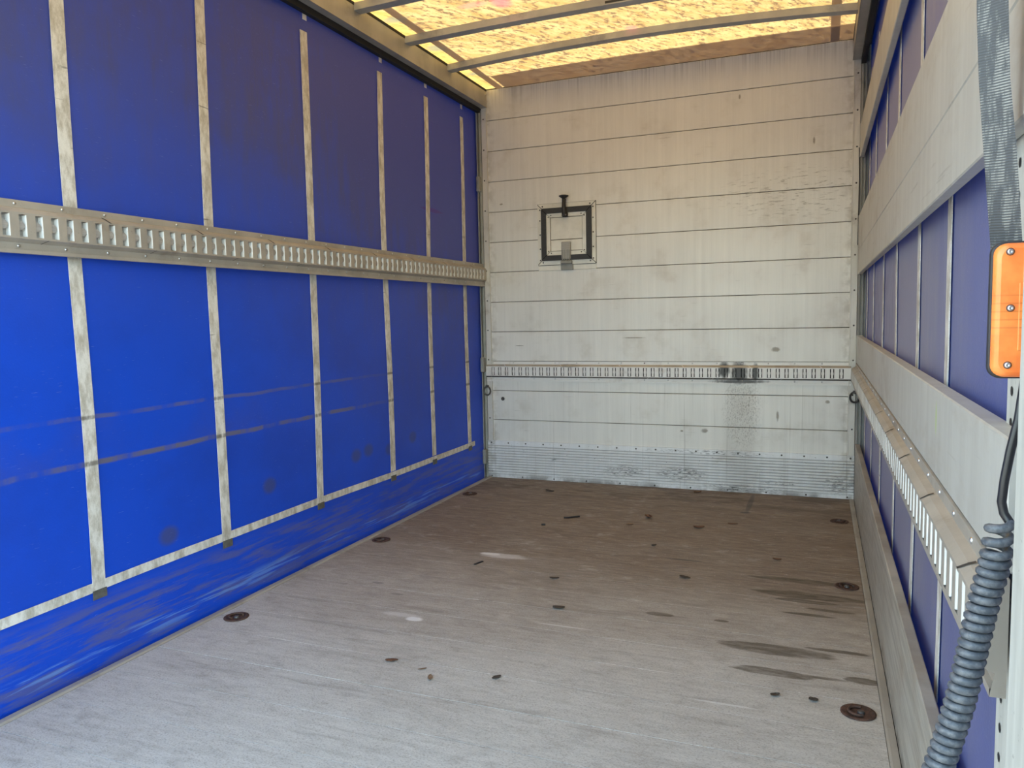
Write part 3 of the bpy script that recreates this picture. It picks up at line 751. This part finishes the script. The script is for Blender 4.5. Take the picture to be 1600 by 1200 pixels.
MB().box(-.645, -.606, -.050, -.02, 1.895, 1.925, 0, .004).build('latch_clip', MT['rubber'], latch)
MB().lathe((-.629, -.045, 2.008), (0, 0, 1), [(.008, 0), (.012, .012), (.034, .026), (.035, .031), (.018, .036), (0, .037)], 16).build('latch_knob', MT['rubber'], latch)
for x in (-.634, -.616): MB().lathe((x, -.050, 1.908), (0, -1, 0), [(.006, 0), (.005, .004), (0, .005)], 8).build('latch_screw', MT['chrome'], latch)
hg = MB().box(-.655, -.588, -.036, -.020, 1.60, 1.722, 0, .003).build('hinge', MT['lug'], H)
rb = MB()
for i in range(4): rb.box(-.650+i*.0165, -.642+i*.0165, -.041, -.034, 1.59, 1.665, 0, .001)
rb.build('hinge_ribs', MT['post'], hg)['kind'] = 'stuff'
MB().box(-.662, -.580, -.040, -.012, 1.568, 1.590, 0, .004).build('hinge_knuckle', MT['post'], hg)
MB().box(-.665, -.577, -.020, -.004, 1.524, 1.568, 0, .002).build('hinge_foot', MT['post'], hg)

# ================================================================== lashing rings in the floor
def lashing(x, y, a, label, first=[None]):
    T = thing('lashing_ring', (x, y, .0005), label, 'lashing ring', 'rusty lashing rings along the floor edges'); T.rotation_euler.z = a
    if first[0] is None:
        d = MB().lathe((0, 0, 0), (0, 0, 1), [(.050, 0), (.050, .003), (.044, .0045), (.038, .003), (.030, .0012), (.0, .0008)], 24)
        d = d.build('dish', MT['rust'], None); d.parent = T
        pts = [(.027*math.cos(t), .027*math.sin(t), .006) for t in [PI*.15+2*PI*.62*i/14 for i in range(15)]]
        r = MB().tube(pts, .0045, 8).build('ring', MT['rust'], None); r.parent = T
        b = MB().lathe((.004, -.006, .001), (0, 0, 1), [(.011, 0), (.011, .005), (.006, .008), (0, .008)], 10).build('bolt', MT['bolt'], None); b.parent = T
        first[0] = (d, r, b)
    else:
        for o in first[0]: clone(o, T, o.location)
for x, y, a, lab in ((-1.155, -2.865, .3, 'rusty floor lashing ring nearest the camera on the left edge'),
                     (-1.165, -1.722, 1.2, 'rusty floor lashing ring in the middle of the left edge'),
                     (-1.161, -.580, 2.0, 'rusty floor lashing ring at the left edge near the bulkhead'),
                     (1.170, -2.852, .8, 'rusty floor lashing ring nearest the camera on the right edge'),
                     (1.172, -1.714, -.5, 'rusty floor lashing ring at the end of the long oil stains'),
                     (1.166, -.594, 2.6, 'rusty floor lashing ring at the right edge near the bulkhead')):
    lashing(x, y, a, lab)

# ================================================================== strap, orange lamp, coil cable by the right rear post
mb = MB(); N = 40; vs = []
ctl = [(2.70, 1.180, 1.206, .0), (1.545, 1.2135, 1.2415, .0), (1.46, 1.2185, 1.2465, .002), (1.38, 1.2255, 1.2565, .004), (1.278, 1.2345, 1.2665, .006), (1.20, 1.2385, 1.2705, .006)]
def interp(z):
    for a, b in zip(ctl[:-1], ctl[1:]):
        if z <= a[0] and z >= b[0]:
            t = (a[0]-z)/(a[0]-b[0]); return [a[i]+(b[i]-a[i])*t for i in (1, 2, 3)]
    return ctl[-1][1:]
for i in range(N+1):
    z = 2.70+(1.20-2.70)*i/N; a, b, d = interp(z); tw = .010*math.sin(z*5)
    for (x, yo) in ((a, tw), ((a+b)/2, .002), (b, -tw)):
        for th in (0, -.002): vs.append((x, -4.215+d+yo+th, z))
fs = []
for i in range(N):
    a = i*6; b = a+6
    fs += [(a, a+2, b+2, b), (a+2, a+4, b+4, b+2), (a+1, b+1, b+3, a+3), (a+3, b+3, b+5, a+5), (a, b, b+1, a+1), (a+4, a+5, b+5, b+4)]
fs += [(0, 1, 3, 2), (2, 3, 5, 4), (N*6, N*6+2, N*6+3, N*6+1), (N*6+2, N*6+4, N*6+5, N*6+3)]
strap = tag(mb.add(vs, fs, 0, False).build('hanging_strap', MT['web'], None, (1.2, -4.215, 2.7)), 'worn grey webbing strap hanging by the right rear post', 'strap')

lamp = thing('marker_lamp', (1.258, -4.235, 1.12), 'orange plastic lamp with three screws half behind the rear post', 'lamp')
def rounded(x0, x1, z0, z1, r, seg=6):
    pts = []
    for cx, cz, a0 in ((x1-r, z1-r, 0), (x0+r, z1-r, 1), (x0+r, z0+r, 2), (x1-r, z0+r, 3)):
        for k in range(seg+1):
            an = (a0+k/seg)*PI/2; pts.append((cx+r*math.cos(an), cz+r*math.sin(an)))
    return pts
def plate(pts, y0, y1, ins):
    n = len(pts); cx = sum(p[0] for p in pts)/n; cz = sum(p[1] for p in pts)/n
    w = max(p[0] for p in pts)-min(p[0] for p in pts); h = max(p[1] for p in pts)-min(p[1] for p in pts)
    sh = lambda p, e: (cx+(p[0]-cx)*(1-2*e/w), cz+(p[1]-cz)*(1-2*e/h))
    rings = [(0, y0), (0, y1+ins), (ins*.4, y1+ins*.35), (ins, y1)]
    mb = MB(); vs = [(sh(p, e)[0], y, sh(p, e)[1]) for e, y in rings for p in pts]
    fs = [(j*n+i, j*n+(i+1) % n, (j+1)*n+(i+1) % n, (j+1)*n+i) for j in range(3) for i in range(n)]
    mb.add(vs, fs, 0, True); mb.add(vs[3*n:], [tuple(range(n))], 0); mb.add(vs[:n], [tuple(range(n))], 0); return mb
plate(rounded(1.2300, 1.2880, 1.1190, 1.2765, .014), -4.232, -4.240, .002).build('gasket', MT['rubber'], lamp)
lens = plate(rounded(1.2325, 1.2855, 1.1215, 1.2740, .013), -4.240, -4.254, .006).build('lens', MT['lens'], lamp)
MB().box(1.2565, 1.280, -4.2552, -4.253, 1.152, 1.229, 0, .0008).build('lens_window', MT['lens'], lens)
for x, z in ((1.2465, 1.2640), (1.2485, 1.2005), (1.2475, 1.1355)):
    w = MB().lathe((x, -4.254, z), (0, -1, 0), [(.0042, 0), (.0042, .0008), (.0036, .001)], 14).build('screw_washer', MT['rubber'], lamp)
    MB().lathe((x, -4.2545, z), (0, -1, 0), [(.0036, 0), (.0032, .0018), (.0018, .0028), (.0012, .0022), (0, .0022)], 12).build('screw', MT['chrome'], w)
MB().box(1.246, 1.289, -4.231, -4.200, 1.13, 1.265, 0, .002).build('mount_bracket', MT['post'], lamp)

cc = thing('coiled_cable', (1.24, -4.27, .95), 'grey spiral coiled cable hanging beside the right rear post', 'cable')
ax = [Vector((1.2420, -4.275, .957)), Vector((1.2385, -4.272, .910)), Vector((1.230, -4.270, .865)), Vector((1.2205, -4.270, .809)), Vector((1.210, -4.270, .745)), Vector((1.1965, -4.270, .684)), Vector((1.188, -4.270, .650)), Vector((1.165, -4.268, .55)), Vector((1.135, -4.266, .42)), Vector((1.11, -4.262, .30)), Vector((1.10, -4.26, .16))]
def axat(t):
    t = max(0, min(len(ax)-1.0001, t)); i = int(t); f = t-i
    p0, p1, p2, p3 = ax[max(i-1, 0)], ax[i], ax[i+1], ax[min(i+2, len(ax)-1)]
    return .5*((2*p1)+(p2-p0)*f+(2*p0-5*p1+4*p2-p3)*f*f+(3*p1-p0-3*p2+p3)*f**3)
samp = [axat(i*(len(ax)-1)/400) for i in range(401)]
cum = [0]
for a, b in zip(samp[:-1], samp[1:]): cum.append(cum[-1]+(b-a).length)
def atlen(s):
    import bisect
    i = min(max(bisect.bisect(cum, s)-1, 0), len(samp)-2); f = (s-cum[i])/max(1e-9, cum[i+1]-cum[i]); return samp[i].lerp(samp[i+1], f), (samp[i+1]-samp[i]).normalized()
pts = []; s = 0; ang = 0; SEG = 22
while s < cum[-1]:
    p, t = atlen(s); u = t.cross(Vector((0, 1, 0))).normalized(); v = t.cross(u)
    rad = .0118*(1 if s > .03 else .86+.14*s/.03)
    pts.append(p+u*rad*math.cos(ang)+v*rad*math.sin(ang))
    pit = .0112+(.0055 if s < .035 else 0)
    ang += 2*PI/SEG; s += pit/SEG
coil = MB().tube(pts, .0054, 8).build('coil', MT['coil'], cc)
st = pts[0]
MB().tube([(1.272, -4.262, 1.18), (1.263, -4.264, 1.12), (1.2575, -4.268, 1.075), (1.2505, -4.270, 1.040), (1.2455, -4.270, 1.005), (1.2435, -4.270, .980), (1.2465, -4.268, .966), st], .0049, 10).build('lead', MT['cable'], cc)
en = pts[-1]
MB().tube([en, (en.x+.01, en.y, .12), (1.12, -4.25, .07), (1.15, -4.22, .02), (1.19, -4.15, .010), (1.21, -4.05, .010)], .005, 8).build('tail', MT['cable'], cc)

# ---- steel rings hanging on the corner posts
for s, z, lab in ((1, .655, 'black ring hanging on the right end of the bulkhead'), (-1, .655, 'dark ring hanging on the left end of the bulkhead')):
    pts = [(s*1.256+.026*math.cos(t), -.026, z+.032*math.sin(t)) for t in [2*PI*k/20 for k in range(21)]]
    T = thing('hanging_ring', (s*1.256, -.02, z+.03), lab, 'ring')
    MB().tube(pts, .006, 8, cap=False).build('ring', MT['rubber'] if s > 0 else MT['bolt'], T)
    MB().box(s*1.256-.010, s*1.256+.010, -.036, -.011, z+.024, z+.042, 0, .003).build('eye', MT['bolt'], T)

# ================================================================== litter on the floor
def leaf(name, x, y, L, W, a, curl, mi, label, z=.0, cat='leaf', group='dry leaves on the floor'):
    mb = MB(); n = 6; vs = []
    for lay in (0, .0007):
        for i in range(n+1):
            t = i/n; w = W*math.sin(PI*min(1, .08+t*.9))**.7*(.8+.4*random.random())
            for q in (-1, -.4, .35, 1):
                h = curl*.6*(abs(q)**1.5)*W*.7+curl*.12*L*(2*t-1)**2+.001
                vs.append((L*(t-.5), q*w/2, h+lay+z))
    N = (n+1)*4; fs = []
    for d in (0, N):
        fs += [(d+i*4+q, d+i*4+q+1, d+i*4+5+q, d+i*4+4+q) for i in range(n) for q in range(3)]
    rim = [i*4 for i in range(n+1)]+[n*4+1, n*4+2]+[i*4+3 for i in range(n, -1, -1)]+[2, 1]
    fs += [(rim[k], rim[(k+1) % len(rim)], N+rim[(k+1) % len(rim)], N+rim[k]) for k in range(len(rim))]
    o = mb.add(vs, fs, 0, True).build(name, MT['leaf'][mi])
    o.location = (x, y, .0005); o.rotation_euler.z = a
    return tag(o, label, cat, group)
LV = [(-.341, -3.008, .045, .022, .4, .3, 0, 'reddish brown curled leaf on the floor, left of the dark green-black one'),
      (.059, -3.002, .035, .020, 1.0, .2, 1, 'dark oval leaf on the bare grey floor boards'),
      (-.15, -3.08, .036, .016, 2.0, .5, 2, 'thin ragged tan leaf between two darker leaves'),
      (-.207, -3.03, .030, .008, .7, .3, 2, 'sliver of tan leaf next to the ragged tan leaf'),
      (.12, -.831, .060, .040, 2.2, .6, 0, 'biggest curled reddish leaf, near the bulkhead'),
      (.433, -.965, .060, .034, .3, .5, 0, 'brown folded leaf below the black tyre smear'),
      (.491, -1.818, .055, .026, -.3, .3, 1, 'dark brown leaf left of the long oil stains'),
      (.064, -2.354, .050, .028, .2, .5, 1, 'dark crumpled leaf in the middle of the floor'),
      (-.07, -2.013, .045, .018, .2, .4, 1, 'small dark leaf right of the short black plastic scrap'),
      (1.045, -2.818, .028, .022, .0, .5, 1, 'round brown crumb-like leaf left of the near right lashing ring'),
      (.933, -2.824, .030, .018, .5, .5, 1, 'small ragged dark leaf below the lower oil stain'),
      (.051, -1.015, .040, .020, .2, .4, 2, 'small tan leaf left of the brown folded leaf'),
      (-.662, -.35, .075, .03, -.4, .4, 1, 'dark brown flake near the foot of the bulkhead at left'),
      (.603, -.827, .055, .016, .1, .3, 0, 'thin brown flake right of the brown folded leaf'),
      (.87, -1.422, .04, .02, .0, .5, 0, 'small reddish leaf above the long oil stains'),
      (.262, -1.375, .03, .02, .8, .5, 1, 'tiny dark leaf in the brown middle of the floor'),
      (.30, -.10, .05, .03, .4, .5, 0, 'brown leaf lying against the ribbed kick plate')]
for a in LV: leaf('dry_leaf', *a)
t = MB().tube([(-.353, -.994, .005), (-.325, -.982, .005), (-.295, -.958, .006), (-.272, -.938, .005)], .0055, 6).build('plastic_strip', MT['blackplastic'], None, (-.31, -.966, 0))
tag(t, 'long thin black plastic strip on the floor', 'scrap', 'black scraps on the floor')
t = MB().box(-.03, .03, -.006, .006, 0, .004, 0, .001).build('plastic_strip', MT['blackplastic']); t.location = (-.493, -1.919, .0003); t.rotation_euler.z = 1.25
tag(t, 'short black plastic scrap below the white powder', 'scrap', 'black scraps on the floor')
t = MB().box(-.012, .012, -.010, .010, 0, .008, 0, .002).build('plastic_crumb', MT['blackplastic']); t.location = (-.42, -1.17, .0003); t.rotation_euler.z = .4
tag(t, 'tiny black plastic crumb left of the long strip', 'scrap', 'black scraps on the floor')
